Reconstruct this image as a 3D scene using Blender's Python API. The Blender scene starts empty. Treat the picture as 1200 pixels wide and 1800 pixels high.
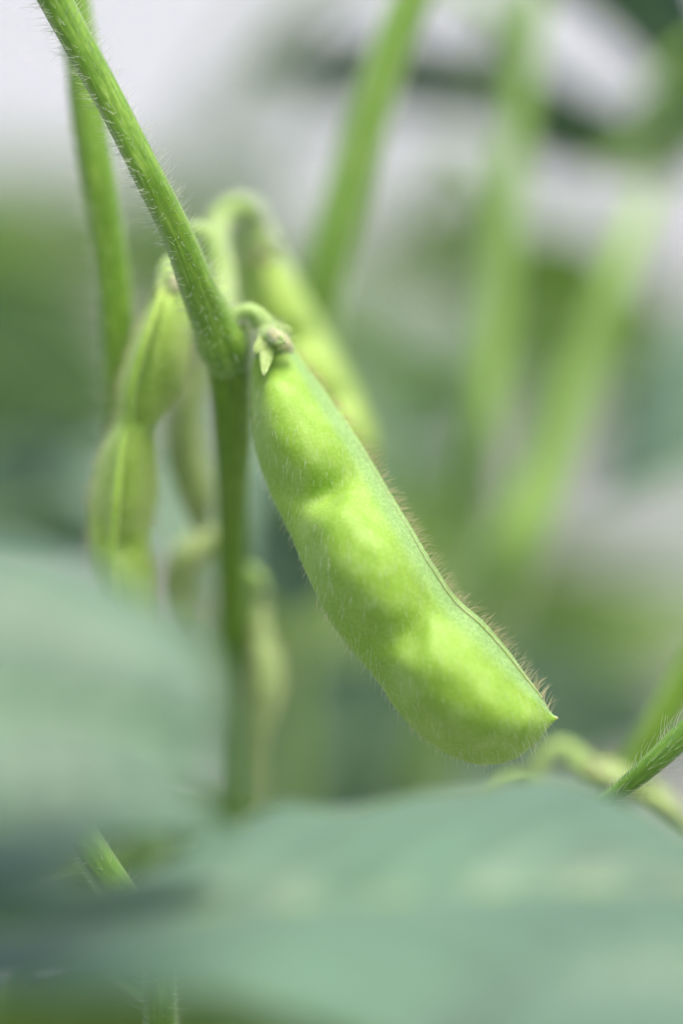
import bpy, math, random
import numpy as np
from mathutils import Vector, noise

scene = bpy.context.scene
COL = scene.collection
R = math.radians

# ------------------------------------------------------------------ camera
DIST = 0.45                      # lens to the plane of focus, metres
PX = 0.0595e-3                   # one photograph pixel at that plane, metres
PITCH = R(12)
FOCUS = Vector((0.0, 0.0, 0.50))  # the pods hang half a metre above the soil
FWD = Vector((0, math.cos(PITCH), -math.sin(PITCH)))
RT = Vector((1, 0, 0))
UP = RT.cross(FWD)
CAM = FOCUS - FWD * DIST
cd = bpy.data.cameras.new('camera')
cam = bpy.data.objects.new('camera', cd)
COL.objects.link(cam)
cam.location = CAM
cam.rotation_euler = (R(90) - PITCH, 0, 0)
cd.sensor_fit = 'VERTICAL'
cd.sensor_height = 36
cd.lens = 36 * DIST / (1800 * PX)
cd.clip_start = 0.01
cd.clip_end = 500
cd.dof.use_dof = True
cd.dof.focus_distance = DIST
cd.dof.aperture_fstop = (cd.lens / 1000) / 0.036
scene.camera = cam

# ------------------------------------------------------------------ light
SUN_EL, SUN_AZ = R(75), R(118)    # azimuth measured from +Y (behind the plants) towards +X
w = bpy.data.worlds.new('World')
scene.world = w
w.use_nodes = True
nt = w.node_tree
bg = nt.nodes['Background']
sky = nt.nodes.new('ShaderNodeTexSky')
sky.sky_type = 'NISHITA'
sky.sun_disc = False
sky.sun_elevation = SUN_EL
sky.sun_rotation = SUN_AZ
sky.air_density = 1.0
sky.dust_density = 6.0
sky.ozone_density = 0.6
nt.links.new(sky.outputs[0], bg.inputs[0])
bg.inputs[1].default_value = 0.13
sd = bpy.data.lights.new('sun', 'SUN')
sd.energy = 1.3
sd.angle = R(42)
sd.color = (1.0, 0.97, 0.92)
sun = bpy.data.objects.new('sun', sd)
COL.objects.link(sun)
sdir = Vector((math.sin(SUN_AZ) * math.cos(SUN_EL), math.cos(SUN_AZ) * math.cos(SUN_EL), math.sin(SUN_EL)))
sun.rotation_euler = sdir.to_track_quat('Z', 'Y').to_euler()
sun.location = (0, 0, 3)
scene.view_settings.view_transform = 'Standard'
scene.view_settings.look = 'None'
scene.view_settings.exposure = 0.92
scene.view_settings.gamma = 1.0
scene.render.engine = 'CYCLES'
scene.cycles.use_denoising = True
scene.cycles.max_bounces = 8
scene.cycles.transparent_max_bounces = 8

# ------------------------------------------------------------------ helpers
rng = random.Random(7)
nrng = np.random.default_rng(11)


def P(x, y, b=0.0):
    """World point seen at photograph pixel (x, y), b metres behind the plane of focus."""
    D = DIST + b
    k = PX * D / DIST
    return CAM + FWD * D + RT * ((x - 600) * k) + UP * ((900 - y) * k)


def pts3(lst, b=0.0):
    return [P(p[0], p[1], p[2] if len(p) > 2 else b) for p in lst]


def catmull(points, n):
    """Resample a list of vectors (any dimension) to n rows along a centripetal-like Catmull-Rom curve."""
    p = np.array([tuple(q) for q in points], dtype=float)
    if len(p) == 2:
        t = np.linspace(0, 1, n)[:, None]
        return p[0] * (1 - t) + p[1] * t
    seg = np.linalg.norm(np.diff(p[:, :3], axis=0), axis=1) + 1e-12
    u = np.concatenate([[0], np.cumsum(seg)])
    m = np.zeros_like(p)
    m[1:-1] = (p[2:] - p[:-2]) / (u[2:] - u[:-2])[:, None]
    m[0] = (p[1] - p[0]) / seg[0]
    m[-1] = (p[-1] - p[-2]) / seg[-1]
    t = np.linspace(0, u[-1], n)
    k = np.clip(np.searchsorted(u, t, side='right') - 1, 0, len(p) - 2)
    h = (u[k + 1] - u[k])[:, None]
    s = ((t - u[k])[:, None]) / h
    return ((2 * s**3 - 3 * s**2 + 1) * p[k] + (s**3 - 2 * s**2 + s) * h * m[k]
            + (-2 * s**3 + 3 * s**2) * p[k + 1] + (s**3 - s**2) * h * m[k + 1])


def mesh_obj(name, verts, faces, mat, parent=None, smooth=True, attrs=None, kind=None, label=None):
    me = bpy.data.meshes.new(name)
    me.from_pydata([tuple(v) for v in verts], [], faces)
    if smooth:
        me.shade_smooth()
    if attrs:
        for k, vals in attrs.items():
            a = me.attributes.new(k, 'FLOAT', 'POINT')
            a.data.foreach_set('value', np.asarray(vals, dtype=np.float32).ravel())
    me.materials.append(mat)
    me.update()
    o = bpy.data.objects.new(name, me)
    COL.objects.link(o)
    if parent is not None:
        o.parent = parent
        root = parent
        off = Vector((0, 0, 0))
        while root is not None:
            off += root.location
            root = root.parent
        o.location = -off           # vertices are given in world coordinates
    if kind:
        o['kind'] = kind
    if label:
        o['label'] = label
    return o


def grid_faces(nu, nv, closed=True, caps=True):
    f = []
    lim = nv if closed else nv - 1
    for i in range(nu - 1):
        for j in range(lim):
            k = (j + 1) % nv
            f.append((i * nv + j, i * nv + k, (i + 1) * nv + k, (i + 1) * nv + j))
    if closed and caps:
        f.append(tuple(range(nv - 1, -1, -1)))
        f.append(tuple((nu - 1) * nv + j for j in range(nv)))
    return f


def frames(c):
    """Parallel transported frames along the points c."""
    t = np.gradient(c, axis=0)
    t /= np.linalg.norm(t, axis=1)[:, None] + 1e-15
    a = np.array(tuple(FWD))
    if abs(np.dot(a, t[0])) > 0.9:
        a = np.array(tuple(UP))
    n = np.zeros_like(c)
    v = a - np.dot(a, t[0]) * t[0]
    n[0] = v / np.linalg.norm(v)
    for i in range(1, len(c)):
        v = n[i - 1] - np.dot(n[i - 1], t[i]) * t[i]
        n[i] = v / np.linalg.norm(v)
    return t, n, np.cross(t, n)


HAIR_N = [0]


def hair_mesh(name, items, mat, parent, rad=2.6e-5):
    """items: (root point, unit direction, length, bend vector). Fine tapering hairs in one mesh."""
    V, F = [], []
    for p, d, L, bend in items:
        a = np.cross(d, [0.3, 0.5, 0.81])
        a /= np.linalg.norm(a) + 1e-12
        b2 = np.cross(d, a)
        base = len(V)
        for q in range(4):
            s = q / 3.0
            c = p - d * 4e-5 + d * (L * s) + bend * (L * s * s)
            r = rad * (1 - 0.78 * s)
            for m in range(3):
                an = 2.0944 * m
                V.append(c + r * (math.cos(an) * a + math.sin(an) * b2))
        for q in range(3):
            for m in range(3):
                m2 = (m + 1) % 3
                F.append((base + q * 3 + m, base + q * 3 + m2, base + (q + 1) * 3 + m2, base + (q + 1) * 3 + m))
        F.append((base + 9, base + 10, base + 11))
    if not V:
        return None
    HAIR_N[0] += len(items)
    o = mesh_obj(name, V, F, mat, parent)
    o['kind'] = 'stuff'
    return o


def tube(name, pts, rad, mat, parent, n=80, m=20, ribs=0.0, wob=0.0, hairs=0, hair_len=1.5e-3, hair_mat=None,
         hair_tilt=-0.3, label=None, hair_range=(0, 1), seed=1, hair_rad=2.6e-5):
    """pts: world points; rad: list of radii in metres matched to pts (or a number)."""
    if isinstance(rad, (int, float)):
        rad = [rad] * len(pts)
    q = catmull([tuple(p) + (r,) for p, r in zip(pts, rad)], n)
    c, r = q[:, :3], np.abs(q[:, 3])
    t, nn, bb = frames(c)
    th = np.linspace(0, 2 * math.pi, m, endpoint=False)
    arc = np.concatenate([[0], np.cumsum(np.linalg.norm(np.diff(c, axis=0), axis=1))])
    R_ = np.zeros((n, m))
    for i in range(n):
        for j in range(m):
            k = 1 + ribs * math.cos(th[j] * 5 + 0.6 * math.sin(arc[i] * 60)) + ribs * 0.6 * math.cos(th[j] * 9 + 1)
            if wob:
                k += wob * noise.noise(Vector((arc[i] * 160 + seed * 7, th[j] * 0.8, 3)))
            R_[i, j] = r[i] * k
    N = nn[:, None, :] * np.cos(th)[None, :, None] + bb[:, None, :] * np.sin(th)[None, :, None]
    V = c[:, None, :] + N * R_[:, :, None]
    uu = np.repeat(np.linspace(0, 1, n), m)
    vv = np.tile(th, n)
    o = mesh_obj(name, V.reshape(-1, 3), grid_faces(n, m), mat, parent,
                 attrs={'along': np.repeat(arc, m), 'round': vv}, label=label)
    if hairs:
        rr = np.random.default_rng(seed)
        items = []
        for _ in range(hairs):
            i = int(rr.uniform(hair_range[0], hair_range[1]) * (n - 1))
            j = rr.integers(0, m)
            nrm = N[i, j]
            d = nrm + t[i] * hair_tilt * rr.uniform(0.3, 1.5) + rr.normal(0, 0.18, 3)
            d /= np.linalg.norm(d)
            L = hair_len * rr.uniform(0.45, 1.15)
            items.append((V[i, j] + t[i] * rr.uniform(-.5, .5) * (arc[-1] / n), d, L, t[i] * hair_tilt * 0.6 + rr.normal(0, 0.1, 3)))
        hair_mesh('hairs', items, hair_mat or M['hair_pale'], o, hair_rad)
    return o


# ------------------------------------------------------------------ materials
M = {}


def new_mat(name):
    m = bpy.data.materials.new(name)
    m.use_nodes = True
    M[name] = m
    return m, m.node_tree, m.node_tree.nodes['Principled BSDF']


def node(nt, typ, **kw):
    n = nt.nodes.new(typ)
    for k, v in kw.items():
        if k.startswith('i_'):
            n.inputs[k[2:].replace('_', ' ')].default_value = v
        else:
            setattr(n, k, v)
    return n


def ramp(nt, src, stops):
    r = nt.nodes.new('ShaderNodeValToRGB')
    e = r.color_ramp.elements
    e[0].position, e[0].color = stops[0][0], tuple(stops[0][1]) + (1,)
    e[1].position, e[1].color = stops[-1][0], tuple(stops[-1][1]) + (1,)
    for pos, c in stops[1:-1]:
        x = e.new(pos)
        x.color = tuple(c) + (1,)
    nt.links.new(src, r.inputs[0])
    return r.outputs[0]


def mix(nt, fac, a, b, blend='MIX'):
    m = nt.nodes.new('ShaderNodeMix')
    m.data_type = 'RGBA'
    m.blend_type = blend
    for s, v in ((m.inputs[0], fac), (m.inputs[6], a), (m.inputs[7], b)):
        if hasattr(v, 'is_linked') or hasattr(v, 'links'):
            nt.links.new(v, s)
        else:
            s.default_value = v if not isinstance(v, tuple) else v + (1,)
    return m.outputs[2]


def tissue(name, dark, mid, light, sss=0.35, rough=0.5, speck=1500, big=140, dorsal=None, streak=False, sheen=0.25, spec=0.4,
           sss_scale=0.0022, bump=0.25, fine=0.42):
    m, nt, b = new_mat(name)
    tc = node(nt, 'ShaderNodeTexCoord')
    n1 = node(nt, 'ShaderNodeTexNoise')
    n1.inputs['Scale'].default_value = speck
    n1.inputs['Detail'].default_value = 3
    n2 = node(nt, 'ShaderNodeTexNoise')
    n2.inputs['Scale'].default_value = big
    n2.inputs['Detail'].default_value = 2
    nt.links.new(tc.outputs['Object'], n1.inputs['Vector'])
    nt.links.new(tc.outputs['Object'], n2.inputs['Vector'])
    c1 = ramp(nt, n2.outputs[0], [(0.32, tuple((x + y) / 2 for x, y in zip(mid, dark))), (0.5, mid), (0.7, tuple((x + y) / 2 for x, y in zip(mid, light)))])
    c2 = ramp(nt, n1.outputs[0], [(0.38, dark), (0.5, mid), (0.66, light)])
    col = mix(nt, fine, c1, c2)
    bump_src = n1.outputs[0]
    if streak:
        at = node(nt, 'ShaderNodeAttribute', attribute_name='round')
        al = node(nt, 'ShaderNodeAttribute', attribute_name='along')
        cmb = node(nt, 'ShaderNodeCombineXYZ')
        ml = node(nt, 'ShaderNodeMath', operation='SINE')
        mlb = node(nt, 'ShaderNodeMath', operation='COSINE')
        nt.links.new(at.outputs['Fac'], ml.inputs[0])
        nt.links.new(at.outputs['Fac'], mlb.inputs[0])
        ms = node(nt, 'ShaderNodeMath', operation='MULTIPLY')
        ms.inputs[1].default_value = 60
        nt.links.new(al.outputs['Fac'], ms.inputs[0])
        nt.links.new(ml.outputs[0], cmb.inputs[0])
        nt.links.new(mlb.outputs[0], cmb.inputs[1])
        nt.links.new(ms.outputs[0], cmb.inputs[2])
        n3 = node(nt, 'ShaderNodeTexNoise')
        n3.inputs['Scale'].default_value = 5.5
        n3.inputs['Detail'].default_value = 3
        nt.links.new(cmb.outputs[0], n3.inputs['Vector'])
        c3 = ramp(nt, n3.outputs[0], [(0.35, dark), (0.55, mid), (0.68, light)])
        col = mix(nt, 0.6, col, c3)
    if dorsal:
        at = node(nt, 'ShaderNodeAttribute', attribute_name='dorsal')
        c4 = ramp(nt, n1.outputs[0], [(0.36, tuple(x * 0.8 for x in dorsal)), (0.66, tuple(min(1, x * 1.2) for x in dorsal))])
        col = mix(nt, at.outputs['Fac'], col, c4)
    nt.links.new(col, b.inputs['Base Color'])
    b.inputs['Roughness'].default_value = rough
    b.inputs['Specular IOR Level'].default_value = spec
    b.inputs['Subsurface Weight'].default_value = sss
    b.inputs['Subsurface Radius'].default_value = (0.7, 1.0, 0.18)
    b.inputs['Subsurface Scale'].default_value = sss_scale
    b.inputs['Sheen Weight'].default_value = sheen
    b.inputs['Sheen Roughness'].default_value = 0.5
    bp = node(nt, 'ShaderNodeBump')
    bp.inputs['Strength'].default_value = bump
    bp.inputs['Distance'].default_value = 0.0001
    nt.links.new(bump_src, bp.inputs['Height'])
    nt.links.new(bp.outputs[0], b.inputs['Normal'])
    return m


tissue('pod_skin', (0.185, 0.365, 0.010), (0.25, 0.44, 0.035), (0.39, 0.58, 0.15), sss=0.35, dorsal=(0.22, 0.38, 0.13), speck=2900, big=380, bump=0.15, sheen=0.2, spec=0.4, rough=0.58, sss_scale=0.0012, fine=0.28)
tissue('pod_skin_soft', (0.15, 0.29, 0.02), (0.23, 0.40, 0.035), (0.34, 0.52, 0.10), sss=0.45, dorsal=(0.32, 0.48, 0.16))
tissue('pod_skin_pale', (0.24, 0.38, 0.04), (0.33, 0.50, 0.07), (0.45, 0.61, 0.16), sss=0.45, dorsal=(0.32, 0.48, 0.16))
tissue('pod_skin_dull', (0.19, 0.28, 0.07), (0.30, 0.40, 0.13), (0.42, 0.52, 0.22), sss=0.3, dorsal=(0.24, 0.33, 0.12))
tissue('stem_skin', (0.085, 0.21, 0.012), (0.17, 0.33, 0.02), (0.32, 0.49, 0.08), sss=0.3, streak=True, sheen=0.2, rough=0.45)
tissue('stem_dark', (0.08, 0.19, 0.004), (0.13, 0.265, 0.006), (0.2, 0.36, 0.03), sss=0.2, streak=True, sheen=0.05)
tissue('stem_mid', (0.06, 0.16, 0.01), (0.11, 0.24, 0.015), (0.2, 0.34, 0.05), sss=0.25, streak=True, sheen=0.15)
tissue('stem_pale', (0.12, 0.25, 0.03), (0.19, 0.34, 0.06), (0.30, 0.44, 0.13), sss=0.3, streak=True, sheen=0.3)
tissue('stem_light', (0.17, 0.35, 0.04), (0.25, 0.43, 0.07), (0.38, 0.54, 0.16), sss=0.3, streak=True, sheen=0.3)
tissue('pedicel_skin', (0.20, 0.33, 0.06), (0.29, 0.43, 0.11), (0.44, 0.56, 0.25), sss=0.4, sheen=0.3)
tissue('calyx_dry', (0.30, 0.28, 0.13), (0.46, 0.46, 0.24), (0.62, 0.60, 0.38), sss=0.3, speck=1800)


def leaf_mat(name, base, trans, rough=0.42, tw=0.35, spec=0.5, sheen=0.3):
    m, nt, b = new_mat(name)
    tc = node(nt, 'ShaderNodeTexCoord')
    n1 = node(nt, 'ShaderNodeTexNoise')
    n1.inputs['Scale'].default_value = 60
    n1.inputs['Detail'].default_value = 5
    nt.links.new(tc.outputs['Object'], n1.inputs['Vector'])
    c = ramp(nt, n1.outputs[0], [(0.3, tuple(x * 0.82 for x in base)), (0.7, tuple(x * 1.2 for x in base))])
    vn = node(nt, 'ShaderNodeAttribute', attribute_name='vein')
    c = mix(nt, vn.outputs['Fac'], c, tuple(min(1, x * 1.5 + 0.05) for x in base))
    nt.links.new(c, b.inputs['Base Color'])
    b.inputs['Roughness'].default_value = rough
    b.inputs['Specular IOR Level'].default_value = spec
    b.inputs['Sheen Weight'].default_value = sheen
    b.inputs['Sheen Roughness'].default_value = 0.6
    n2 = node(nt, 'ShaderNodeTexNoise')
    n2.inputs['Scale'].default_value = 900
    nt.links.new(tc.outputs['Object'], n2.inputs['Vector'])
    bp = node(nt, 'ShaderNodeBump')
    bp.inputs['Strength'].default_value = 0.3
    bp.inputs['Distance'].default_value = 0.0002
    nt.links.new(n2.outputs[0], bp.inputs['Height'])
    nt.links.new(bp.outputs[0], b.inputs['Normal'])
    tr = node(nt, 'ShaderNodeBsdfTranslucent')
    tr.inputs['Color'].default_value = trans + (1,)
    mx = node(nt, 'ShaderNodeMixShader')
    mx.inputs[0].default_value = tw
    nt.links.new(b.outputs[0], mx.inputs[1])
    nt.links.new(tr.outputs[0], mx.inputs[2])
    nt.links.new(mx.outputs[0], nt.nodes['Material Output'].inputs[0])
    return m


leaf_mat('leaf_front', (0.115, 0.225, 0.14), (0.24, 0.5, 0.18), tw=0.35)
leaf_mat('leaf_blue_green', (0.17, 0.29, 0.19), (0.25, 0.5, 0.12), tw=0.25)
leaf_mat('leaf_bright', (0.21, 0.36, 0.07), (0.5, 0.7, 0.1), tw=0.4)
leaf_mat('leaf_pale', (0.26, 0.38, 0.25), (0.45, 0.65, 0.25), tw=0.4)
leaf_mat('leaf_mid_green', (0.16, 0.27, 0.11), (0.28, 0.5, 0.06), tw=0.4)
leaf_mat('leaf_deep_green', (0.05, 0.135, 0.075), (0.07, 0.17, 0.05), tw=0.25)
leaf_mat('leaf_olive', (0.16, 0.26, 0.05), (0.42, 0.62, 0.05), tw=0.45)

for nm, colr in (('hair_pale', (0.80, 0.86, 0.68)), ('hair_tan', (0.85, 0.78, 0.52))):
    m, nt, b = new_mat(nm)
    b.inputs['Base Color'].default_value = colr + (1,)
    b.inputs['Roughness'].default_value = 0.35
    tr = node(nt, 'ShaderNodeBsdfTranslucent')
    tr.inputs['Color'].default_value = colr + (1,)
    mx = node(nt, 'ShaderNodeMixShader')
    mx.inputs[0].default_value = 0.45
    nt.links.new(b.outputs[0], mx.inputs[1])
    nt.links.new(tr.outputs[0], mx.inputs[2])
    nt.links.new(mx.outputs[0], nt.nodes['Material Output'].inputs[0])

m, nt, b = new_mat('soil')
tc = node(nt, 'ShaderNodeTexCoord')
n1 = node(nt, 'ShaderNodeTexNoise')
n1.inputs['Scale'].default_value = 9
n1.inputs['Detail'].default_value = 8
nt.links.new(tc.outputs['Object'], n1.inputs['Vector'])
c = ramp(nt, n1.outputs[0], [(0.3, (0.17, 0.165, 0.17)), (0.7, (0.27, 0.26, 0.27))])
nt.links.new(c, b.inputs['Base Color'])
b.inputs['Roughness'].default_value = 0.95
bp = node(nt, 'ShaderNodeBump')
bp.inputs['Distance'].default_value = 0.02
nt.links.new(n1.outputs[0], bp.inputs['Height'])
nt.links.new(bp.outputs[0], b.inputs['Normal'])

m, nt, b = new_mat('pale_gravel')
tc = node(nt, 'ShaderNodeTexCoord')
n1 = node(nt, 'ShaderNodeTexVoronoi')
n1.inputs['Scale'].default_value = 60
nt.links.new(tc.outputs['Object'], n1.inputs['Vector'])
n2 = node(nt, 'ShaderNodeTexNoise')
n2.inputs['Scale'].default_value = 1.5
nt.links.new(tc.outputs['Object'], n2.inputs['Vector'])
c = ramp(nt, n1.outputs['Distance'], [(0.0, (0.47, 0.47, 0.505)), (0.6, (0.33, 0.34, 0.36))])
c = mix(nt, n2.outputs[0], c, (0.36, 0.385, 0.39))
nt.links.new(c, b.inputs['Base Color'])
b.inputs['Roughness'].default_value = 0.9
bp = node(nt, 'ShaderNodeBump')
bp.inputs['Distance'].default_value = 0.01
nt.links.new(n1.outputs['Distance'], bp.inputs['Height'])
nt.links.new(bp.outputs[0], b.inputs['Normal'])

m, nt, b = new_mat('field_green')
tc = node(nt, 'ShaderNodeTexCoord')
n1 = node(nt, 'ShaderNodeTexNoise')
n1.inputs['Scale'].default_value = 3
n1.inputs['Detail'].default_value = 8
nt.links.new(tc.outputs['Object'], n1.inputs['Vector'])
c = ramp(nt, n1.outputs[0], [(0.3, (0.05, 0.10, 0.03)), (0.7, (0.12, 0.19, 0.07))])
nt.links.new(c, b.inputs['Base Color'])
b.inputs['Roughness'].default_value = 0.9


# ------------------------------------------------------------------ builders
def plant(label, base, group='soybean plants growing in the field'):
    o = bpy.data.objects.new('soybean_plant', None)
    COL.objects.link(o)
    o.location = base
    o.empty_display_size = 0.02
    o['label'] = label
    o['category'] = 'plant'
    o['group'] = group
    return o


def smooth01(a, b, x):
    t = np.clip((x - a) / (b - a), 0, 1)
    return t * t * (3 - 2 * t)


def pod(parent, L, Rr, thick, seeds, mat, roll=0.0, nu=220, m=72, label=None, hairs=300, edge_hairs=200,
        edge_left=60, hair_len=1.6e-3, hair_mat='hair_tan', bulge=1.3e-3, crease=0.9e-3, face_mat='hair_pale', seed=3, xd=0.80,
        strip=True, edge_pal='hair_tan', extra=None, seam_line=False):
    """A pod between two outlines (seen pixel, depth); L is the belly edge, Rr the seam edge.
    thick: half thickness in metres; seeds: (s, sigma_s, height factor)."""
    l = catmull(pts3(L), nu)
    r = catmull(pts3(Rr), nu)
    c = (l + r) / 2
    wv = (r - l) / 2
    hw = np.linalg.norm(wv, axis=1)
    W = wv / (hw[:, None] + 1e-12)
    t = np.gradient(c, axis=0)
    t /= np.linalg.norm(t, axis=1)[:, None]
    N = np.cross(t, W)
    N /= np.linalg.norm(N, axis=1)[:, None]
    if np.dot(N[nu // 2], np.array(tuple(FWD))) > 0:
        N = -N                           # N looks at the camera
    cr, sr = math.cos(roll), math.sin(roll)
    W2 = W * cr + N * sr
    N2 = N * cr - W * sr
    s = np.linspace(0, 1, nu)
    # cross-section parameter: front from belly to seam, then back
    half = m // 2
    q = np.linspace(0, 1, half + 1)
    xf = -np.cos(q * math.pi)
    xs = np.concatenate([xf, xf[1:-1][::-1]])
    sg = np.concatenate([np.ones(half + 1), -np.ones(half - 1)])
    mm = len(xs)
    e = np.clip(1 - np.abs(xs) ** 2.2, 0, 1) ** 0.62
    if strip:
        ed = (1 - xd ** 2.2) ** 0.62
        lin = ed * (1 - xs) / (1 - xd) * 0.86 + 0.05
        k = smooth01(xd - 0.22, xd + 0.08, xs)
        e = e * (1 - k) + lin * k
        e += 0.05 * np.exp(-((xs - 0.965) / 0.02) ** 2)     # seam lip
        e[xs > 0.999] = 0.0
    end = np.minimum(1, hw / (hw.max() * 0.55))
    T = thick * end ** 0.9
    V = np.zeros((nu, mm, 3))
    dors = np.zeros((nu, mm))
    for j in range(mm):
        x = xs[j]
        b = np.zeros(nu)
        fall = math.exp(-((x + 0.05) / 0.62) ** 4)
        for k_, (s0, sg_s, hgt) in enumerate(seeds):
            sk = s0 + 0.02 * x
            dn = np.where(s > sk, 0.84, 1.0) * sg_s * 1.15
            b += bulge * hgt * np.exp(-(((s - sk) / dn) ** 2 + ((x + 0.03) / 0.78) ** 2) ** 1.7)
        for k_ in range(len(seeds) - 1):
            sm = 0.5 * (seeds[k_][0] + seeds[k_ + 1][0]) + 0.006 + 0.02 * x - 0.07 * x * x
            b -= crease * np.exp(-((s - sm) / 0.034) ** 2) * math.exp(-((x - 0.02) / 0.5) ** 2)
        if extra is not None:
            b += extra(s, x)
        z = sg[j] * e[j] * (T + b * end * (1.0 if sg[j] > 0 else 0.8))
        V[:, j] = c + W2 * (hw * x)[:, None] + N2 * z[:, None]
        dors[:, j] = 0.75 * smooth01(xd - 0.2, xd + 0.06, np.full(nu, x)) if strip else 0
    # small unevenness
    for i in range(nu):
        for j in range(mm):
            p = Vector(V[i, j])
            V[i, j] += N2[i] * sg[j] * e[j] * (1.3e-4 * noise.noise(p * 260) + 0.5e-4 * noise.noise(p * 700))
    o = mesh_obj('pod', V.reshape(-1, 3), grid_faces(nu, mm), mat, parent, attrs={'dorsal': dors}, label=label)
    if seam_line:
        ids = list(range(int(nu * .3), int(nu * .965), 6))
        tube('seam', [Vector(V[i, half - 6] - N2[i] * 2e-5) for i in ids], [0.5e-4 + 1.0e-4 * smooth01(.35, .75, i / nu) for i in ids], M['pedicel_skin'], o, n=140, m=8)
    rr = np.random.default_rng(seed)
    items, face = [], []
    jm = half                              # seam column
    arc = np.linalg.norm(np.diff(c, axis=0), axis=1).mean()
    for _ in range(edge_hairs):
        i = int(rr.uniform(0.05, 0.985) * (nu - 1))
        j = int(np.clip(jm + rr.normal(0, 1.6), 0, mm - 1))
        d = W2[i] * 1.0 + t[i] * rr.uniform(-0.25, 0.75) + N2[i] * rr.normal(0, 0.45)
        d /= np.linalg.norm(d)
        items.append((V[i, j] + t[i] * rr.uniform(-.5, .5) * arc, d, hair_len * rr.uniform(0.5, 1.1), t[i] * 0.25 + rr.normal(0, 0.12, 3)))
    for _ in range(edge_left):
        i = int(rr.uniform(0.1, 0.97) * (nu - 1))
        j = int(rr.normal(0, 2.5)) % mm
        d = -W2[i] * 1.0 + t[i] * rr.uniform(-0.2, 0.8) + N2[i] * rr.normal(0, 0.5)
        d /= np.linalg.norm(d)
        items.append((V[i, j], d, hair_len * 0.7 * rr.uniform(0.5, 1.1), t[i] * 0.25 + rr.normal(0, 0.12, 3)))
    hair_mesh('hairs', items, M[edge_pal], o, rad=2.4e-5)
    for _ in range(hairs):
        i = int(rr.uniform(0.05, 0.98) * (nu - 1))
        j = rr.integers(2, jm - 1)
        nrm = N2[i] + W2[i] * xs[j] * 0.8
        nrm /= np.linalg.norm(nrm)
        d = nrm * 0.35 + np.array(tuple(-UP)) * 0.9 + t[i] * 0.3 + rr.normal(0, 0.16, 3)
        d /= np.linalg.norm(d)
        face.append((V[i, j], d, 1.25e-3 * rr.uniform(0.5, 1.2), nrm * 0.15))
    hair_mesh('face_hairs', face, M[face_mat], o, rad=1.7e-5)
    return o


def leaf(parent, mid, left, right, mat, n=70, m=18, cup=0.0, wave=0.0012, veins=9, label=None, rib=None, rib_r=0.5e-3, seed=0, thickness=2.5e-4, vein_w=0.07):
    """A leaflet from three lines of world points: midrib, and both margins."""
    cm, cl, crr = catmull(mid, n), catmull(left, n), catmull(right, n)
    V = np.zeros((n, 2 * m + 1, 3))
    vein = np.zeros((n, 2 * m + 1))
    s = np.linspace(0, 1, n)
    tm = np.gradient(cm, axis=0)
    tm /= np.linalg.norm(tm, axis=1)[:, None] + 1e-12
    Nn = np.cross(tm, crr - cl)
    Nn /= np.linalg.norm(Nn, axis=1)[:, None] + 1e-12
    if np.mean(Nn[:, 2]) < 0:
        Nn = -Nn
    for side, edge, sgn in ((0, cl, -1), (1, crr, 1)):
        for k in range(m + 1):
            if side and k == 0:
                continue
            a = k / m
            j = m + sgn * k
            wd = np.linalg.norm(edge - cm, axis=1)
            base = cm * (1 - a) + edge * a
            # lateral veins run forward from the midrib
            ph = (s * 1.08 - 0.16 * a) * veins
            vv = np.exp(-(((ph + 0.5) % 1 - 0.5) / vein_w) ** 2) * (1 - 0.4 * a)
            vv = np.maximum(vv, math.exp(-(a / 0.03) ** 2))
            puff = 0.5 - 0.5 * np.cos(2 * math.pi * ph)
            h = cup * np.minimum(wd, 0.03) * (4 * a * (1 - a)) + 2.5e-4 * puff * (1 - a * .5) * np.minimum(1, wd / 0.01) - 2e-4 * vv
            nz = np.array([noise.noise(Vector(base[i]) * 45 + Vector((seed, 0, 0))) for i in range(n)])
            h = h + wave * nz * (0.4 + a)
            V[:, j] = base + Nn * h[:, None]
            vein[:, j] = vv * 0.5
    o = mesh_obj('leaf', V.reshape(-1, 3), grid_faces(n, 2 * m + 1, closed=False), mat, parent, attrs={'vein': vein}, label=label)
    md = o.modifiers.new('thickness', 'SOLIDIFY')
    md.thickness = thickness
    md.offset = 0
    if rib is not None:
        pts = [Vector(V[i, m] - Nn[i] * 1e-4) for i in range(0, n, 6)] + [Vector(V[-1, m])]
        tube('midrib', pts, [rib_r * (1 - 0.75 * k / (len(pts) - 1)) for k in range(len(pts))], rib, o, n=50, m=8)
    return o


def wprof(s):
    return math.sin(math.pi * min(1, max(0, s)) ** 0.72) ** 0.85


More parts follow.
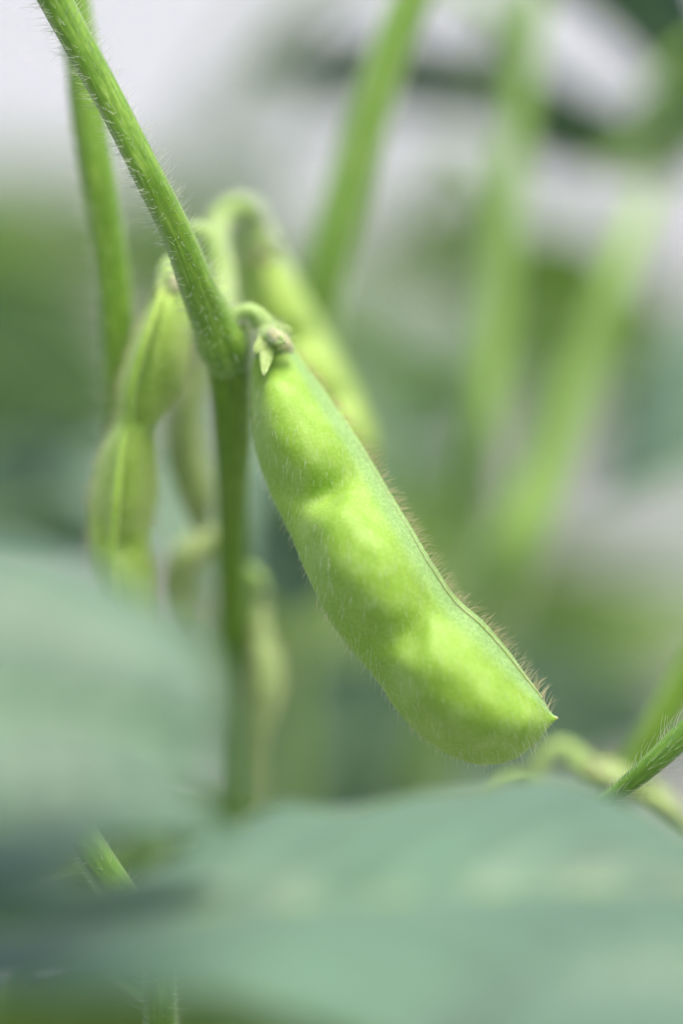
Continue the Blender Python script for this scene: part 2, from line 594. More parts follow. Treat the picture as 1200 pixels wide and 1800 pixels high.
def bleaf(parent, x, y, b, length, width, ang, mat, tilt=30, dip=0, droop=0.1, fold=0.12, label=None, attach=None, rib='pedicel_skin',
          seed=0, wave=0.0025, dend=None):
    """An ovate leaflet centred at pixel (x, y), depth b. length/width in pixels at its own depth; ang in the image plane
    (0 = tip to the right, 90 = up); tilt turns it about its midrib, dip leans the tip away from the camera."""
    D = DIST + b
    k = PX * D / DIST
    c = P(x, y, b)
    a = R(ang)
    ax = RT * math.cos(a) + UP * math.sin(a)
    ax = ax * math.cos(R(dip)) + FWD * math.sin(R(dip))
    lat0 = ax.cross(FWD).normalized()
    nn = ax.cross(lat0).normalized()
    lat = lat0 * math.cos(R(tilt)) + nn * math.sin(R(tilt))
    nrm = ax.cross(lat).normalized()
    if nrm.z < 0:
        nrm = -nrm
    Lw, Ww = length * k, width * k
    mid, le, ri = [], [], []
    for i in range(13):
        s = i / 12
        p = c + ax * ((s - 0.5) * Lw) - nrm * (droop * Lw * (2 * (s - 0.45)) ** 2)
        hw = Ww * 0.5 * max(0.012, wprof(s * 0.985 + 0.01))
        mid.append(p - nrm * (fold * hw))
        le.append(p - lat * hw)
        ri.append(p + lat * hw)
    o = leaf(parent, mid, le, ri, M[mat], n=44, m=10, cup=0.15, wave=wave, veins=8, label=label, rib=M[rib], rib_r=0.0007, seed=seed)
    if attach is not None:
        b0 = mid[0]
        q = (b0 + attach) / 2 + Vector((0, 0, 0.012))
        tube('leaf_stalk', [attach, q, b0 - ax * 0.002, b0], [0.0014, 0.0011, 0.0009, 0.0008], M['stem_skin'], parent, n=30, m=10)
    return o


# ------------------------------------------------------------------ the ground
def sheet(name, x0, x1, y0, y1, z, mat, nx=2, ny=2, amp=0.0):
    V, F = [], []
    for i in range(ny):
        for j in range(nx):
            x = x0 + (x1 - x0) * j / (nx - 1)
            y = y0 + (y1 - y0) * i / (ny - 1)
            V.append((x, y, z + (amp * noise.noise(Vector((x * 3, y * 3, 0))) if amp else 0)))
    for i in range(ny - 1):
        for j in range(nx - 1):
            F.append((i * nx + j, i * nx + j + 1, (i + 1) * nx + j + 1, (i + 1) * nx + j))
    o = mesh_obj(name, V, F, M[mat], smooth=amp > 0)
    o['kind'] = 'structure'
    return o


sheet('ground', -200, 200, -100, 300, -0.03, 'field_green')
sheet('soil_bed', -3, 3, -1.5, 3.4, 0.0, 'soil', 120, 90, 0.02)
sheet('gravel_path', -30, 30, 3.4, 12.0, 0.008, 'pale_gravel')


def G(px, b, dx=0.0):
    """Ground point under the world point seen at pixel x on the frame's lower edge."""
    p = P(px, 1800, b)
    return Vector((p.x + dx, p.y + 0.04, 0.0))


# ================================================================== 1. the plant in focus
base = Vector((-0.012, 0.06, 0))
hero = plant('sharp soybean plant with a diagonal hairy stem and one big plump green pod in front', base)
# main stem: node down to the soil
stem_pts = pts3([(388, 585, .009), (403, 640, .012), (410, 760, .019), (409, 900, .029), (408, 1080, .039), (405, 1300, .049), (400, 1500, .056)])
tube('main_stem', stem_pts + [Vector((-0.0125, 0.055, 0.30)), Vector((-0.012, 0.06, 0.0))],
     [.0025, .0023, .0021, .0018, .0018, .0018, .0018, .002, .003], M['stem_dark'], hero, n=150, m=22, ribs=0.03, wob=0.05,
     hairs=420, hair_range=(0, .42), hair_len=1.0e-3, seed=4)
tube('branch', pts3([(20, -150, -.001), (60, -70, -.001), (98, 0, 0), (150, 95, 0), (206, 200, .0), (257, 300, .0), (307, 400, .002), (346, 500, .005), (372, 560, .008), (392, 605, .010), (404, 640, .012)]),
     [.0017, .0017, .0017, .0016, .00152, .00156, .0016, .0019, .0023, .0027, .0023], M['stem_skin'], hero, n=200, m=28, ribs=0.035, wob=0.05,
     hairs=1150, hair_len=1.75e-3, hair_tilt=-0.25, seed=5, label='diagonal hairy green stem crossing the upper left')


# big pod
Lh = [(458, 596, .010), (442, 640, .0095), (440, 700, .0085), (448, 790, .0065), (474, 868, .0045), (508, 938, .003), (536, 1005, .0015), (570, 1075, 0), (612, 1138, 0),
      (662, 1198, 0), (706, 1262, 0), (768, 1318, 0), (838, 1345, 0), (898, 1338, 0), (942, 1307, 0), (966, 1276, 0), (976, 1266, 0)]
Rh = [(482, 594, .010), (508, 606, .0095), (552, 662, .0085), (606, 738, .0065), (652, 808, .0045), (690, 872, .003), (722, 925, .0015), (762, 990, 0), (800, 1047, 0),
      (848, 1090, 0), (893, 1142, 0), (925, 1187, 0), (946, 1215, 0), (957, 1234, 0), (966, 1250, 0), (974, 1258, 0), (979, 1262, 0)]


def wrinkle(s, x):
    return (-0.55e-3 * np.exp(-((s - 0.80 - 0.05 * x) / 0.05) ** 2) * math.exp(-((x + 0.62) / 0.10) ** 2)
            - 0.35e-3 * np.exp(-((s - 0.12) / 0.05) ** 2) * math.exp(-((x + 0.1) / 0.5) ** 2))


big = pod(hero, Lh, Rh, 0.0028, [(0.215, 0.115, 0.95), (0.485, 0.115, 1.0), (0.765, 0.135, 1.1)], M['pod_skin'], roll=R(7), nu=280, m=110,
          label='large plump bright green pod with three seed bulges, in focus', hairs=650, edge_hairs=520, edge_left=110, hair_len=1.45e-3,
          bulge=3.2e-3, crease=1.9e-3, extra=wrinkle, seam_line=True, seed=8)
# beak at its tip
tube('tip', pts3([(960, 1258, 0), (972, 1262, 0), (980, 1262, 0)]), [.0006, .0003, .00012], M['calyx_dry'], big, n=10, m=8)


def sepal(parent, basep, tip, wdt, mat, bulge_dir=None):
    b0, t0 = Vector(basep), Vector(tip)
    ax = (t0 - b0)
    lat = ax.cross(FWD).normalized()
    out = -FWD if bulge_dir is None else bulge_dir
    mid, le, ri = [], [], []
    for i in range(9):
        s = i / 8
        p = b0 + ax * s + out * (0.0006 * math.sin(math.pi * s))
        hw = wdt * 0.5 * (1 - s) ** 0.8 * (0.8 + 0.6 * s) + 2e-5
        mid.append(p + out * hw * 0.35)
        le.append(p - lat * hw)
        ri.append(p + lat * hw)
    return leaf(parent, mid, le, ri, M[mat], n=16, m=4, wave=0, veins=2, thickness=2e-4)


def calyx(pod_obj, c, tips, wdt, mats, b=0.0, hair=60, r=0.0016, seed=1, cupm='pedicel_skin'):
    """A small cup with pointed sepals where the stalk meets the pod."""
    cc = P(c[0], c[1], b)
    cen = Vector((0, 0, 0))
    tp = [P(t[0], t[1], b + (t[2] if len(t) > 2 else -0.002)) for t in tips]
    dirs = sum(((t - cc) for t in tp), Vector((0, 0, 0)))
    dirs.normalize()
    o = tube('calyx', [cc - dirs * r * 1.2, cc - dirs * r * 0.6, cc, cc + dirs * r * 0.9, cc + dirs * r * 1.5], [r * .45, r * .85, r, r * 1.0, r * .9], M[cupm], pod_obj,
             n=20, m=20, wob=0.12, hairs=hair, hair_len=0.9e-3, hair_tilt=0.5, seed=seed)
    for i, t in enumerate(tp):
        v = (t - cc).normalized()
        s_ = sepal(pod_obj, cc + v * r * 0.3 - FWD * r * 0.55, t, wdt, mats[i % len(mats)])
        s_.name = 'sepal'
    return o


tube('pod_stalk', pts3([(395, 575, .009), (418, 552, .009), (440, 548, .009), (458, 562, .009), (470, 582, .009)]), [.0012, .0009, .0009, .0010, .0013], M['pedicel_skin'], big,
     n=40, m=16, wob=0.1, hairs=160, hair_len=0.9e-3, seed=12)
calyx(big, (474, 590), [(463, 662, -.006), (512, 578, -.001), (512, 612, -.004), (446, 622, -.004), (500, 602, -.006)], 0.0021, ['pedicel_skin', 'pedicel_skin', 'calyx_dry', 'pedicel_skin'], b=.009, r=.0017, seed=3, hair=260)

tube('calyx_dry_lobe', pts3([(476, 582, .0065), (490, 594, .005), (502, 606, .0052), (514, 618, .0065)]), [.0005, .0007, .0007, .0002], M['calyx_dry'], big, n=24, m=14, wob=.5, hairs=90, hair_len=.7e-3, seed=13)

# pod behind the big one, on a hooked stalk
p2 = pod(hero, [(425, 425, .046), (408, 470, .046), (416, 560, .046), (455, 640, .046), (500, 720, .046), (548, 770, .046), (600, 810, .047), (640, 835, .047)],
         [(470, 420, .046), (502, 455, .046), (540, 520, .046), (580, 595, .046), (622, 670, .046), (646, 725, .046), (662, 780, .047), (660, 825, .047)],
         0.0030, [(.28, .11, 1), (.56, .11, 1), (.8, .1, .8)], M['pod_skin_pale'], roll=R(-10), nu=110, m=56, hairs=60, edge_hairs=60, edge_left=40,
         label='blurred green pod on a hooked stalk behind the big pod', seed=21)
tube('pod_stalk', pts3([(390, 580, .018), (388, 490, .024), (380, 430, .029), (382, 395, .033), (400, 368, .035), (426, 362, .036), (446, 378, .038), (450, 408, .046)]),
     [.0018, .0018, .0014, .0012, .0012, .0012, .0013, .0014], M['pedicel_skin'], p2, n=70, m=16, wob=0.12, hairs=500, hair_len=1.2e-3, seed=22)
calyx(p2, (446, 412), [(425, 466), (480, 460), (500, 436), (455, 470)], 0.0019, ['pedicel_skin', 'calyx_dry', 'pedicel_skin', 'calyx_dry'], b=.041, r=.002, seed=23)
# short second hook beside it
tube('hooked_stalk', pts3([(392, 560, .018), (386, 490, .021), (374, 436, .022), (360, 412, .022), (344, 404, .022), (328, 412, .022), (318, 440, .020), (306, 475, .018)]),
     [.0013, .0012, .0011, .001, .00095, .0009, .0009, .0009], M['pedicel_skin'], hero, n=60, m=14, wob=0.08, hairs=260, hair_len=1.1e-3, seed=24,
     label='short pale hooked stalk between diagonal stem and hook of the rear pod')

# left pod, seen on its seam
p3 = pod(hero, [(288, 476, .016), (258, 540, .016), (228, 610, .016), (208, 680, .016), (202, 738, .017), (174, 800, .017), (158, 870, .018), (156, 950, .019), (164, 1030, .02), (180, 1110, .021), (205, 1165, .022)],
         [(304, 478, .016), (334, 540, .016), (334, 620, .016), (318, 690, .016), (276, 752, .017), (276, 800, .017), (278, 870, .018), (264, 945, .019), (272, 1020, .02), (262, 1100, .021), (225, 1168, .022)],
         0.0030, [(.20, .11, 1.1), (.53, .11, 1.1), (.82, .1, 1)], M['pod_skin_pale'], roll=R(0), nu=150, m=60, hairs=260, edge_hairs=230, edge_left=330,
         bulge=1.5e-3, crease=1.0e-3, label='blurred lumpy green pod hanging left of the main stem', seed=31, strip=False)
tube('seam', pts3([(296, 482, .0145), (276, 540, .0118), (248, 620, .0105), (230, 690, .0107), (226, 745, .0125), (214, 800, .0118), (204, 880, .0117), (198, 960, .0132), (200, 1040, .0142), (206, 1110, .0155)]),
     [.0002, .0005, .0006, .00055, .0005, .0005, .0006, .0005, .0005, .0004], M['pod_skin_pale'], p3, n=80, m=12)
calyx(p3, (297, 476), [(270, 530), (318, 520), (290, 540)], 0.0015, ['pedicel_skin', 'calyx_dry'], b=.015, r=.0013, seed=33)

# small dull pods hanging behind the main stem
p4 = pod(hero, [(340, 600, .03), (318, 660, .03), (300, 720, .03), (292, 790, .031), (312, 870, .032), (340, 930, .034)],
         [(356, 600, .03), (366, 660, .03), (356, 720, .03), (362, 790, .031), (375, 870, .032), (360, 935, .034)],
         0.0016, [(.45, .2, 1)], M['pod_skin_dull'], nu=60, m=40, hairs=0, edge_hairs=120, edge_left=120, bulge=.6e-3, crease=0,
         label='small dull flat pod hanging between left pod and main stem', seed=41)
tube('pod_stalk', pts3([(398, 610, .014), (375, 592, .022), (355, 590, .028), (348, 604, .03)]), [.0012, .0009, .0008, .001], M['pedicel_skin'], p4, n=24, m=12)
p5 = pod(hero, [(385, 925, .04), (335, 935, .039), (295, 975, .038), (282, 1030, .038), (290, 1085, .038), (306, 1110, .038)],
         [(385, 962, .04), (362, 985, .039), (343, 1010, .038), (332, 1050, .038), (325, 1090, .038), (312, 1112, .038)],
         0.0014, [(.5, .2, 1)], M['pod_skin_dull'], nu=60, m=40, hairs=0, edge_hairs=60, edge_left=60, bulge=.5e-3, crease=0,
         label='small curled pale pod low beside the main stem', seed=42)
tube('pod_stalk', pts3([(409, 965, .036), (400, 948, .039), (384, 943, .04)]), [.0007, .0008, .001], M['pedicel_skin'], p5, n=20, m=12)
p6 = pod(hero, [(452, 1040, .04), (436, 1100, .04), (430, 1180, .04), (434, 1250, .04), (440, 1340, .041), (450, 1440, .042)],
         [(462, 1040, .04), (478, 1110, .04), (498, 1180, .04), (490, 1240, .04), (468, 1300, .041), (462, 1440, .042)],
         0.0018, [(.38, .12, 1)], M['pod_skin_dull'], nu=80, m=40, hairs=0, edge_hairs=60, edge_left=60, bulge=.8e-3, crease=0,
         label='narrow blurred pod hanging right of the lower main stem', seed=43)
tube('pod_stalk', pts3([(408, 1015, .0395), (428, 1003, .041), (452, 1015, .038), (457, 1044, .04)]), [.001, .0008, .0008, .001], M['pedicel_skin'], p6, n=24, m=12)

# ================================================================== 2. hairy stem at the left
a = plant('hairy dark green stem standing just left of the diagonal stem', Vector((-0.02, 0.10, 0)))
tube('main_stem', pts3([(105, -160, .018), (128, -20, .018), (142, 80, .018), (155, 200, .018), (171, 300, .018), (187, 400, .019), (200, 500, .020), (207, 600, .021), (212, 700, .023), (220, 900, .028), (235, 1200, .036), (262, 1600, .05)])
     + [Vector((-0.02, 0.09, 0.25)), Vector((-0.02, 0.10, 0))], [.0016, .0017, .0018, .0019, .0019, .0019, .0019, .0019, .0019, .0019, .0019, .002, .0025, .003], M['stem_skin'], a, n=200, m=22,
     ribs=.03, wob=.05, hairs=1700, hair_range=(0, .42), hair_len=2.2e-3, seed=51, hair_rad=3.4e-5)

# ================================================================== 3. stem right of centre, top
a = plant('bright green stem leaning up behind the big pod to the top edge', Vector((-0.01, 0.20, 0)))
tube('main_stem', pts3([(790, -150, .044), (722, 0, .045), (672, 130, .046), (622, 300, .048), (586, 430, .050), (556, 560, .054), (540, 700, .060), (528, 900, .075), (520, 1200, .1)])
     + [Vector((-0.008, 0.18, 0.25)), Vector((-0.01, 0.20, 0))], [.0021, .0023, .0024, .0026, .0027, .0027, .0025, .0022, .0022, .0026, .003], M['stem_light'], a, n=150, m=18, ribs=.06,
     hairs=400, hair_range=(0, .4), seed=52)
bleaf(a, 500, 190, .34, 560, 150, 32, 'leaf_pale', tilt=55, dip=10, attach=P(722, -120, .055), seed=1, label='pale leaf slanting across the top centre')

# ================================================================== 4. pale forked plant at the right
a = plant('pale blurred soybean plant with two stems forking upward right of the big pod', Vector((0.03, 0.30, 0)))
fork = [(835, 1010, .13), (800, 1180, .14), (745, 1350, .15), (715, 1500, .16)]
tube('main_stem', pts3([(955, -140, .092), (935, 0, .092), (912, 180, .092), (885, 380, .092), (860, 600, .092), (845, 800, .092)] + fork)
     + [Vector((0.02, 0.26, 0.25)), Vector((0.03, 0.30, 0))], [.0014, .0016, .0018, .0021, .0022, .0022, .0023, .0023, .0024, .0026, .003, .0035], M['stem_light'], a, n=140, m=18, ribs=.05)
tube('branch', pts3([(1168, 265, .11), (1138, 345, .10), (1085, 480, .092), (1030, 640, .092), (965, 820, .092), (895, 980, .092), (825, 1160, .11), (765, 1310, .115), (735, 1440, .125)]),
     [.0004, .0013, .0018, .0024, .0030, .0036, .0038, .0034, .0028], M['stem_light'], a, n=100, m=18, ribs=.05, label='slanting pale branch leaning to the right')
bleaf(a, 800, 140, .15, 660, 200, -8, 'leaf_deep_green', tilt=52, dip=0, droop=.06, attach=P(925, 60, .092), seed=2, label='dark leaf seen nearly edge on above the pale stem')
bleaf(a, 1050, 235, .12, 380, 190, -16, 'leaf_deep_green', tilt=50, dip=0, droop=.03, attach=P(915, 180, .092), seed=3, label='small dark leaf right of the pale stem')
bleaf(a, 800, 390, .24, 260, 150, 10, 'leaf_olive', tilt=40, attach=P(885, 380, .092), seed=4)
bleaf(a, 1000, 470, .24, 400, 190, -8, 'leaf_olive', tilt=40, attach=P(880, 420, .092), seed=5)

# ================================================================== 5. right-hand plant with the leaves at the top right
a = plant('soybean plant reaching in from the right edge with dark leaves in the top corner', Vector((0.10, 0.16, 0)))
tube('main_stem', pts3([(1420, -400, .12), (1390, 200, .12), (1370, 900, .13), (1350, 1500, .15)]) + [Vector((0.10, 0.15, 0.25)), Vector((0.10, 0.16, 0))],
     [.002, .0022, .0024, .0026, .003, .0035], M['stem_skin'], a, n=60, m=16)
bleaf(a, 1130, 20, .11, 620, 250, -48, 'leaf_deep_green', tilt=50, dip=0, attach=P(1390, 0, .12), seed=6, label='large dark leaf hanging in the top right corner')
bleaf(a, 1200, 215, .10, 300, 150, 25, 'leaf_mid_green', tilt=30, attach=P(1388, 200, .12), seed=7)
bleaf(a, 1230, 690, .11, 520, 300, 215, 'leaf_blue_green', tilt=45, dip=0, attach=P(1378, 600, .12), seed=8, label='pale bluish leaf at the right edge')
bleaf(a, 1150, 1130, .2, 420, 160, 190, 'leaf_olive', tilt=45, attach=P(1365, 1000, .13), seed=9)

# ================================================================== 6. hairy stalk and little pods, lower right
a = plant('soybean plant at lower right with a blurred slanting stem and hooked pod stalks', Vector((0.035, 0.09, 0)))
tube('main_stem', pts3([(1330, 940, .03), (1270, 1070, .031), (1210, 1190, .032), (1150, 1290, .033), (1085, 1400, .036), (1020, 1550, .04)]) + [Vector((0.03, 0.08, 0.28)), Vector((0.035, 0.09, 0))],
     [.0018, .0018, .0019, .0019, .002, .0022, .0026, .003], M['stem_skin'], a, n=110, m=18, ribs=.04, hairs=300, hair_range=(0, .4), seed=61)
p7 = pod(a, [(1016, 1352, .034), (1030, 1388, .034), (1080, 1405, .034), (1130, 1425, .034), (1180, 1470, .034), (1210, 1500, .034)],
         [(1026, 1338, .034), (1060, 1332, .034), (1110, 1345, .034), (1160, 1375, .034), (1205, 1430, .034), (1218, 1495, .034)],
         0.0016, [(.3, .12, 1), (.65, .12, 1)], M['pod_skin_dull'], nu=80, m=44, hairs=0, edge_hairs=80, edge_left=60, seed=62, label='small blurred pod below the tip of the big pod')
tube('pod_stalk', pts3([(930, 1460, .036), (940, 1400, .034), (944, 1360, .034), (958, 1328, .034), (985, 1314, .034), (1008, 1324, .034), (1020, 1345, .034)]), [.0010, .0009, .0009, .00095, .001, .001, .0011],
     M['pedicel_skin'], p7, n=50, m=14, wob=.08, hairs=200, hair_len=1e-3, seed=63)
calyx(p7, (1018, 1342), [(1050, 1345), (1040, 1375), (1060, 1360)], 0.0014, ['calyx_dry', 'pedicel_skin'], b=.033, r=.0013, seed=64)
tube('hooked_stalk', pts3([(1060, 1500, .040), (960, 1460, .036), (935, 1410, .036), (925, 1382, .036), (905, 1372, .036), (885, 1380, .036), (868, 1400, .036), (850, 1440, .036)]),
     [.0012, .0011, .001, .00095, .0009, .0009, .00085, .0007], M['pedicel_skin'], a, n=50, m=14, wob=.08, hairs=200, hair_len=1e-3, seed=65)

a = plant('sharp dark green stalk with white hairs entering at the lower right edge', Vector((0.02, 0.04, 0)))
tube('leaf_stalk', pts3([(1330, 1195, .0), (1260, 1240, .0), (1200, 1292, 0), (1150, 1340, .0), (1105, 1378, .001), (1070, 1405, .002), (1000, 1470, .004), (900, 1600, .01)])
     + [Vector((0.02, 0.03, 0.3)), Vector((0.02, 0.04, 0))], [.0013, .0013, .00128, .0012, .00095, .0009, .001, .0012, .0018, .0025], M['stem_mid'], a, n=160, m=20, ribs=.06, wob=.06,
     hairs=900, hair_range=(0, .30), hair_len=1.9e-3, hair_tilt=-0.8, seed=66)

# ================================================================== 7. foreground leaves
a = plant('soybean plant in the foreground whose broad blurred leaves cover the bottom of the photograph', Vector((-0.09, -0.05, 0)))
tube('main_stem', [P(-420, 1250, -.07), P(-400, 1700, -.065), Vector((-0.085, -0.05, 0.3)), Vector((-0.09, -0.05, 0))], [.002, .0024, .003, .0035], M['stem_skin'], a, n=60, m=16)
# left leaf: broad, top edge from the left frame edge curving to the right and down
leaf(a, pts3([(-420, 1330, -.085), (-250, 1290, -.083), (-60, 1240, -.078), (110, 1235, -.076), (240, 1265, -.076), (345, 1320, -.078), (385, 1385, -.082)]),
     pts3([(-420, 1328, -.085), (-280, 1030, -.070), (-70, 955, -.066), (130, 985, -.066), (280, 1065, -.068), (375, 1170, -.073), (386, 1392, -.082)]),
     pts3([(-420, 1332, -.085), (-260, 1500, -.090), (-60, 1460, -.086), (60, 1430, -.084), (150, 1405, -.083), (270, 1395, -.083), (384, 1398, -.082)]),
     M['leaf_front'], cup=.1, wave=.0016, vein_w=.12, rib=M['pedicel_skin'], rib_r=.0008, label='broad blurred leaf at the lower left, nearest the camera', seed=11)
tube('leaf_stalk', [P(-420, 1330, -.085), P(-440, 1400, -.08), P(-408, 1500, -.068)], [.001, .0012, .0014], M['stem_skin'], a, n=24, m=12)
# tongue shaped leaf below it
leaf(a, pts3([(-380, 1560, -.066), (-150, 1500, -.062), (60, 1460, -.058), (200, 1430, -.056), (330, 1445, -.054), (430, 1478, -.052)]),
     pts3([(-380, 1558, -.066), (-150, 1400, -.056), (60, 1362, -.052), (210, 1376, -.050), (330, 1420, -.050), (431, 1476, -.052)]),
     pts3([(-380, 1562, -.066), (-150, 1640, -.072), (20, 1610, -.072), (115, 1555, -.068), (190, 1480, -.062), (429, 1481, -.052)]),
     M['leaf_front'], cup=.1, rib=M['pedicel_skin'], label='narrow blurred leaf tongue ending above the dark gap', seed=12)
# big bottom leaf
leaf(a, pts3([(-300, 1640, -.06), (-40, 1640, -.050), (240, 1625, -.051), (520, 1590, -.050), (800, 1570, -.052), (1060, 1560, -.05), (1330, 1570, -.05)]),
     pts3([(-300, 1630, -.056), (-40, 1575, -.048), (220, 1555, -.046), (400, 1478, -.040), (490, 1434, -.037), (590, 1446, -.036), (760, 1408, -.034), (1000, 1372, -.034), (1332, 1560, -.05)]),
     pts3([(-300, 1642, -.06), (-60, 1725, -.070), (130, 1738, -.072), (420, 1752, -.074), (800, 1860, -.08), (1120, 1800, -.07), (1328, 1580, -.05)]),
     M['leaf_front'], cup=.08, wave=.0016, vein_w=.12, rib=M['pedicel_skin'], rib_r=.0008, label='very wide blurred leaf spanning the bottom of the photograph', seed=13)
tube('leaf_stalk', [P(-300, 1640, -.06), P(-380, 1640, -.064), P(-402, 1690, -.066)], [.001, .0012, .0014], M['stem_skin'], a, n=24, m=12)

a = plant('soybean plant below the lower right corner raising one pale leaf into it', Vector((0.07, -0.07, 0)))
tube('main_stem', [P(1480, 1950, -.08), Vector((0.068, -0.07, 0.3)), Vector((0.07, -0.07, 0))], [.0022, .003, .0035], M['stem_skin'], a, n=50, m=16)
leaf(a, pts3([(1480, 1950, -.08), (1360, 1850, -.078), (1220, 1780, -.076), (1060, 1760, -.076), (880, 1800, -.078), (720, 1880, -.08)]),
     pts3([(1480, 1948, -.08), (1330, 1640, -.06), (1180, 1610, -.058), (1030, 1640, -.06), (860, 1730, -.068), (720, 1878, -.08)]),
     pts3([(1480, 1952, -.08), (1360, 2060, -.1), (1200, 2080, -.105), (1000, 2080, -.105), (860, 2000, -.1), (720, 1882, -.08)]),
     M['leaf_front'], cup=.2, rib=M['pedicel_skin'], label='pale leaf tip in the lower right corner', seed=14)

# ================================================================== 8. stalk in the dark gap
a = plant('hairy green stalk seen in the dark gap between the foreground leaves', Vector((-0.03, 0.03, 0)))
tube('main_stem', pts3([(60, 1330, .004), (120, 1430, .002), (168, 1505, .001), (208, 1565, .001), (280, 1680, .004)]) + [Vector((-0.022, 0.02, 0.3)), Vector((-0.03, 0.03, 0))],
     [.0016, .0017, .0017, .0017, .0018, .002, .0025], M['stem_mid'], a, n=140, m=20, ribs=.05, wob=.04, hairs=900, hair_range=(0, .35), hair_len=1.7e-3, seed=81)
bleaf(a, 230, 1500, .06, 640, 300, 10, 'leaf_olive', tilt=25, attach=P(238, 1640, .004), seed=15, label='yellowish leaf glimpsed through the gap')
bleaf(a, 320, 1800, .05, 800, 420, 8, 'leaf_olive', tilt=40, attach=P(290, 1760, .005), seed=16, label='yellowish leaf under the bottom leaf')
bleaf(a, 120, 1800, .10, 500, 300, 10, 'leaf_deep_green', tilt=20, attach=P(270, 1700, .005), seed=17)

# ================================================================== 9. plants behind
a = plant('blurred soybean plant behind the left stems with broad olive and teal leaves', Vector((-0.10, 0.30, 0)))
tube('main_stem', [P(-340, -300, .2), P(-320, 600, .22), P(-310, 1500, .25), Vector((-0.13, 0.27, 0))], [.002, .0025, .003, .004], M['stem_skin'], a, n=60, m=16)
bleaf(a, 60, 400, .40, 800, 330, 5, 'leaf_bright', tilt=45, attach=P(-325, 380, .21), seed=21, label='blurred olive leaf behind the left stem')
bleaf(a, 20, 620, .17, 460, 300, -12, 'leaf_mid_green', tilt=25, attach=P(-322, 600, .22), seed=22, label='blurred deep green leaf at the left edge')
bleaf(a, 60, 735, .22, 520, 260, 4, 'leaf_mid_green', tilt=30, attach=P(-321, 700, .22), seed=25)
bleaf(a, 110, 880, .14, 460, 320, 10, 'leaf_blue_green', tilt=30, attach=P(-318, 900, .23), seed=23)
bleaf(a, 430, 470, .40, 520, 300, 4, 'leaf_bright', tilt=45, attach=P(-320, 500, .22), seed=24)

a = plant('blurred soybean plant behind the big pod with teal leaves low in the picture', Vector((0.0, 0.42, 0)))
tube('main_stem', [P(690, 560, .33), P(650, 900, .33), P(630, 1500, .34), Vector((0.0, 0.42, 0))], [.002, .0025, .003, .004], M['stem_pale'], a, n=60, m=16)
bleaf(a, 700, 770, .32, 460, 260, 20, 'leaf_blue_green', tilt=40, attach=P(665, 760, .33), seed=31)
bleaf(a, 760, 620, .45, 460, 200, 10, 'leaf_pale', tilt=45, attach=P(675, 660, .33), seed=36)
bleaf(a, 540, 1060, .18, 480, 300, 190, 'leaf_olive', tilt=30, attach=P(640, 1100, .335), seed=32, label='blurred olive leaf left of the big pod')
bleaf(a, 620, 1300, .16, 520, 380, 15, 'leaf_blue_green', tilt=25, attach=P(632, 1320, .34), seed=33, label='blurred teal leaf under the big pod')
bleaf(a, 990, 1260, .20, 560, 300, 5, 'leaf_blue_green', tilt=30, attach=P(640, 1200, .335), seed=34)
bleaf(a, 1000, 1090, .26, 560, 260, 5, 'leaf_olive', tilt=30, attach=P(650, 1000, .33), seed=35)
bleaf(a, 690, 560, .5, 420, 150, 6, 'leaf_pale', tilt=35, attach=P(680, 640, .33), seed=39)
bleaf(a, 1040, 610, .34, 460, 280, 8, 'leaf_bright', tilt=35, attach=P(680, 640, .33), seed=44)
bleaf(a, 770, 960, .24, 420, 260, 10, 'leaf_bright', tilt=30, attach=P(655, 900, .33), seed=40)
bleaf(a, 500, 950, .075, 240, 150, 100, 'leaf_deep_green', tilt=20, attach=P(520, 1300, .12), seed=41)
tube('leaf_stalk', [P(520, 1300, .12), P(560, 1500, .22), P(630, 1520, .34)], [.0012, .0014, .0016], M['stem_skin'], a, n=20, m=8)
bleaf(a, 300, 880, .13, 420, 260, 160, 'leaf_blue_green', tilt=35, attach=P(640, 960, .335), seed=45)
bleaf(a, 480, 820, .28, 460, 300, 170, 'leaf_blue_green', tilt=30, attach=P(655, 860, .33), seed=37)
bleaf(a, 330, 1180, .3, 560, 360, 190, 'leaf_mid_green', tilt=30, attach=P(640, 1100, .335), seed=38)


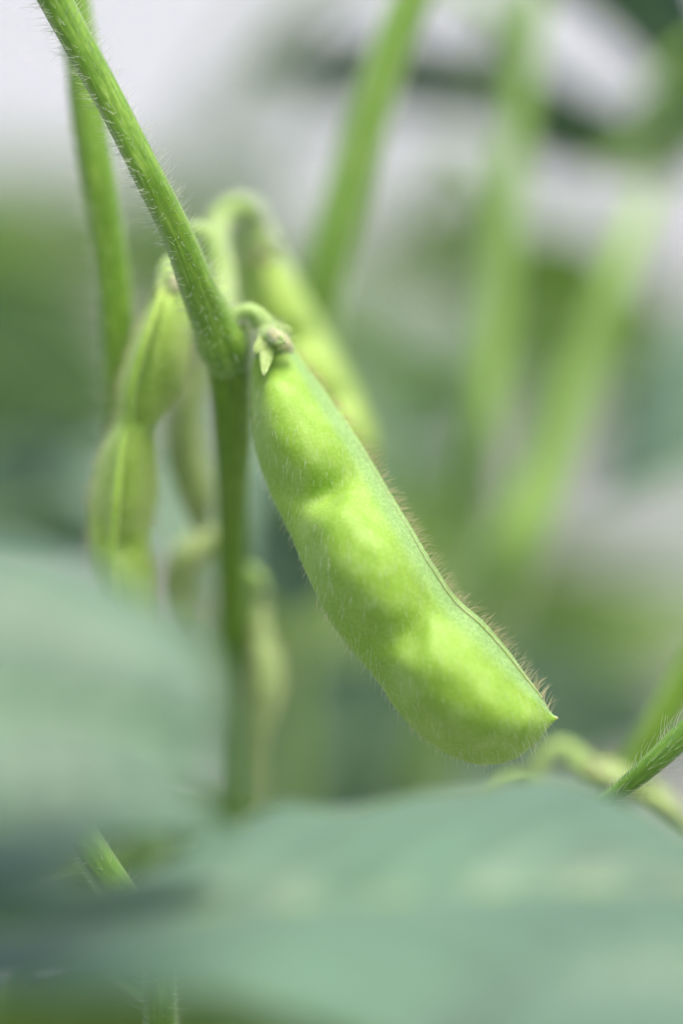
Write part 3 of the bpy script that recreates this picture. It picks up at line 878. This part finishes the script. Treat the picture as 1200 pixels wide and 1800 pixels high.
def back_plant(label, x, y, h, n, seed):
    """A whole plant further back: leaning stem, leaves of three leaflets all the way up."""
    r = random.Random(seed)
    o = plant(label, Vector((x, y, 0)), group='soybean plants in the row behind')
    top = Vector((x + r.uniform(-.03, .03), y + r.uniform(-.03, .03), h))
    midp = (Vector((x, y, 0)) + top) / 2 + Vector((r.uniform(-.015, .015), 0, 0))
    tube('main_stem', [Vector((x, y, 0)), midp, top], [.0035, .0028, .0015], M['stem_pale'], o, n=30, m=10)
    for i in range(n):
        z = 0.18 + 0.82 * (i + r.random()) / n
        b0 = Vector((x, y, 0)).lerp(top, z)
        an = i * 2.4 + r.uniform(-.4, .4)
        dr = Vector((math.cos(an), math.sin(an), r.uniform(.2, .7))).normalized()
        e = b0 + dr * r.uniform(.05, .10)
        tube('leaf_stalk', [b0, (b0 + e) / 2 + Vector((0, 0, .006)), e], [.0014, .0011, .0009], M['stem_skin'], o, n=12, m=8)
        mat = M[r.choice(['leaf_blue_green', 'leaf_mid_green', 'leaf_pale', 'leaf_pale'])]
        for dv in (-1.1, 0, 1.1):
            a2 = an + dv
            ax = Vector((math.cos(a2), math.sin(a2), r.uniform(-.5, .1))).normalized()
            lat = ax.cross(Vector((0, 0, 1))).normalized()
            up = lat.cross(ax)
            lat = (lat + up * r.uniform(-.5, .5)).normalized()
            Lw, Ww = r.uniform(.06, .085), r.uniform(.038, .052)
            mid, le, ri = [], [], []
            for q in range(9):
                t = q / 8
                p = e + ax * (Lw * t + .006) - Vector((0, 0, 1)) * (Lw * .35 * t * t)
                hw = Ww * .5 * max(.012, wprof(t * .985 + .01))
                mid.append(p - up * hw * .12)
                le.append(p - lat * hw)
                ri.append(p + lat * hw)
            leaf(o, mid, le, ri, mat, n=18, m=5, cup=.15, wave=.002, veins=7, seed=seed + i)
    return o


for k, (x, y, h, n) in enumerate([(-.22, .62, .46, 7), (-.05, .70, .38, 7), (.13, .60, .34, 6), (.27, .68, .40, 6), (.03, 1.05, .30, 7), (-.24, 1.1, .34, 7), (.30, 1.15, .26, 6)]):
    back_plant(['tall blurred soybean plant far behind the left stem', 'blurred soybean plant directly behind the main stem', 'low blurred soybean plant behind the pale fork',
                'blurred soybean plant at the far right edge behind', 'small hazy plant in the second row behind the big pod', 'hazy plant in the second row at the left',
                'lowest hazy plant in the second row at the right'][k], x, y, h, n, 100 + k)
print('hairs', HAIR_N[0])
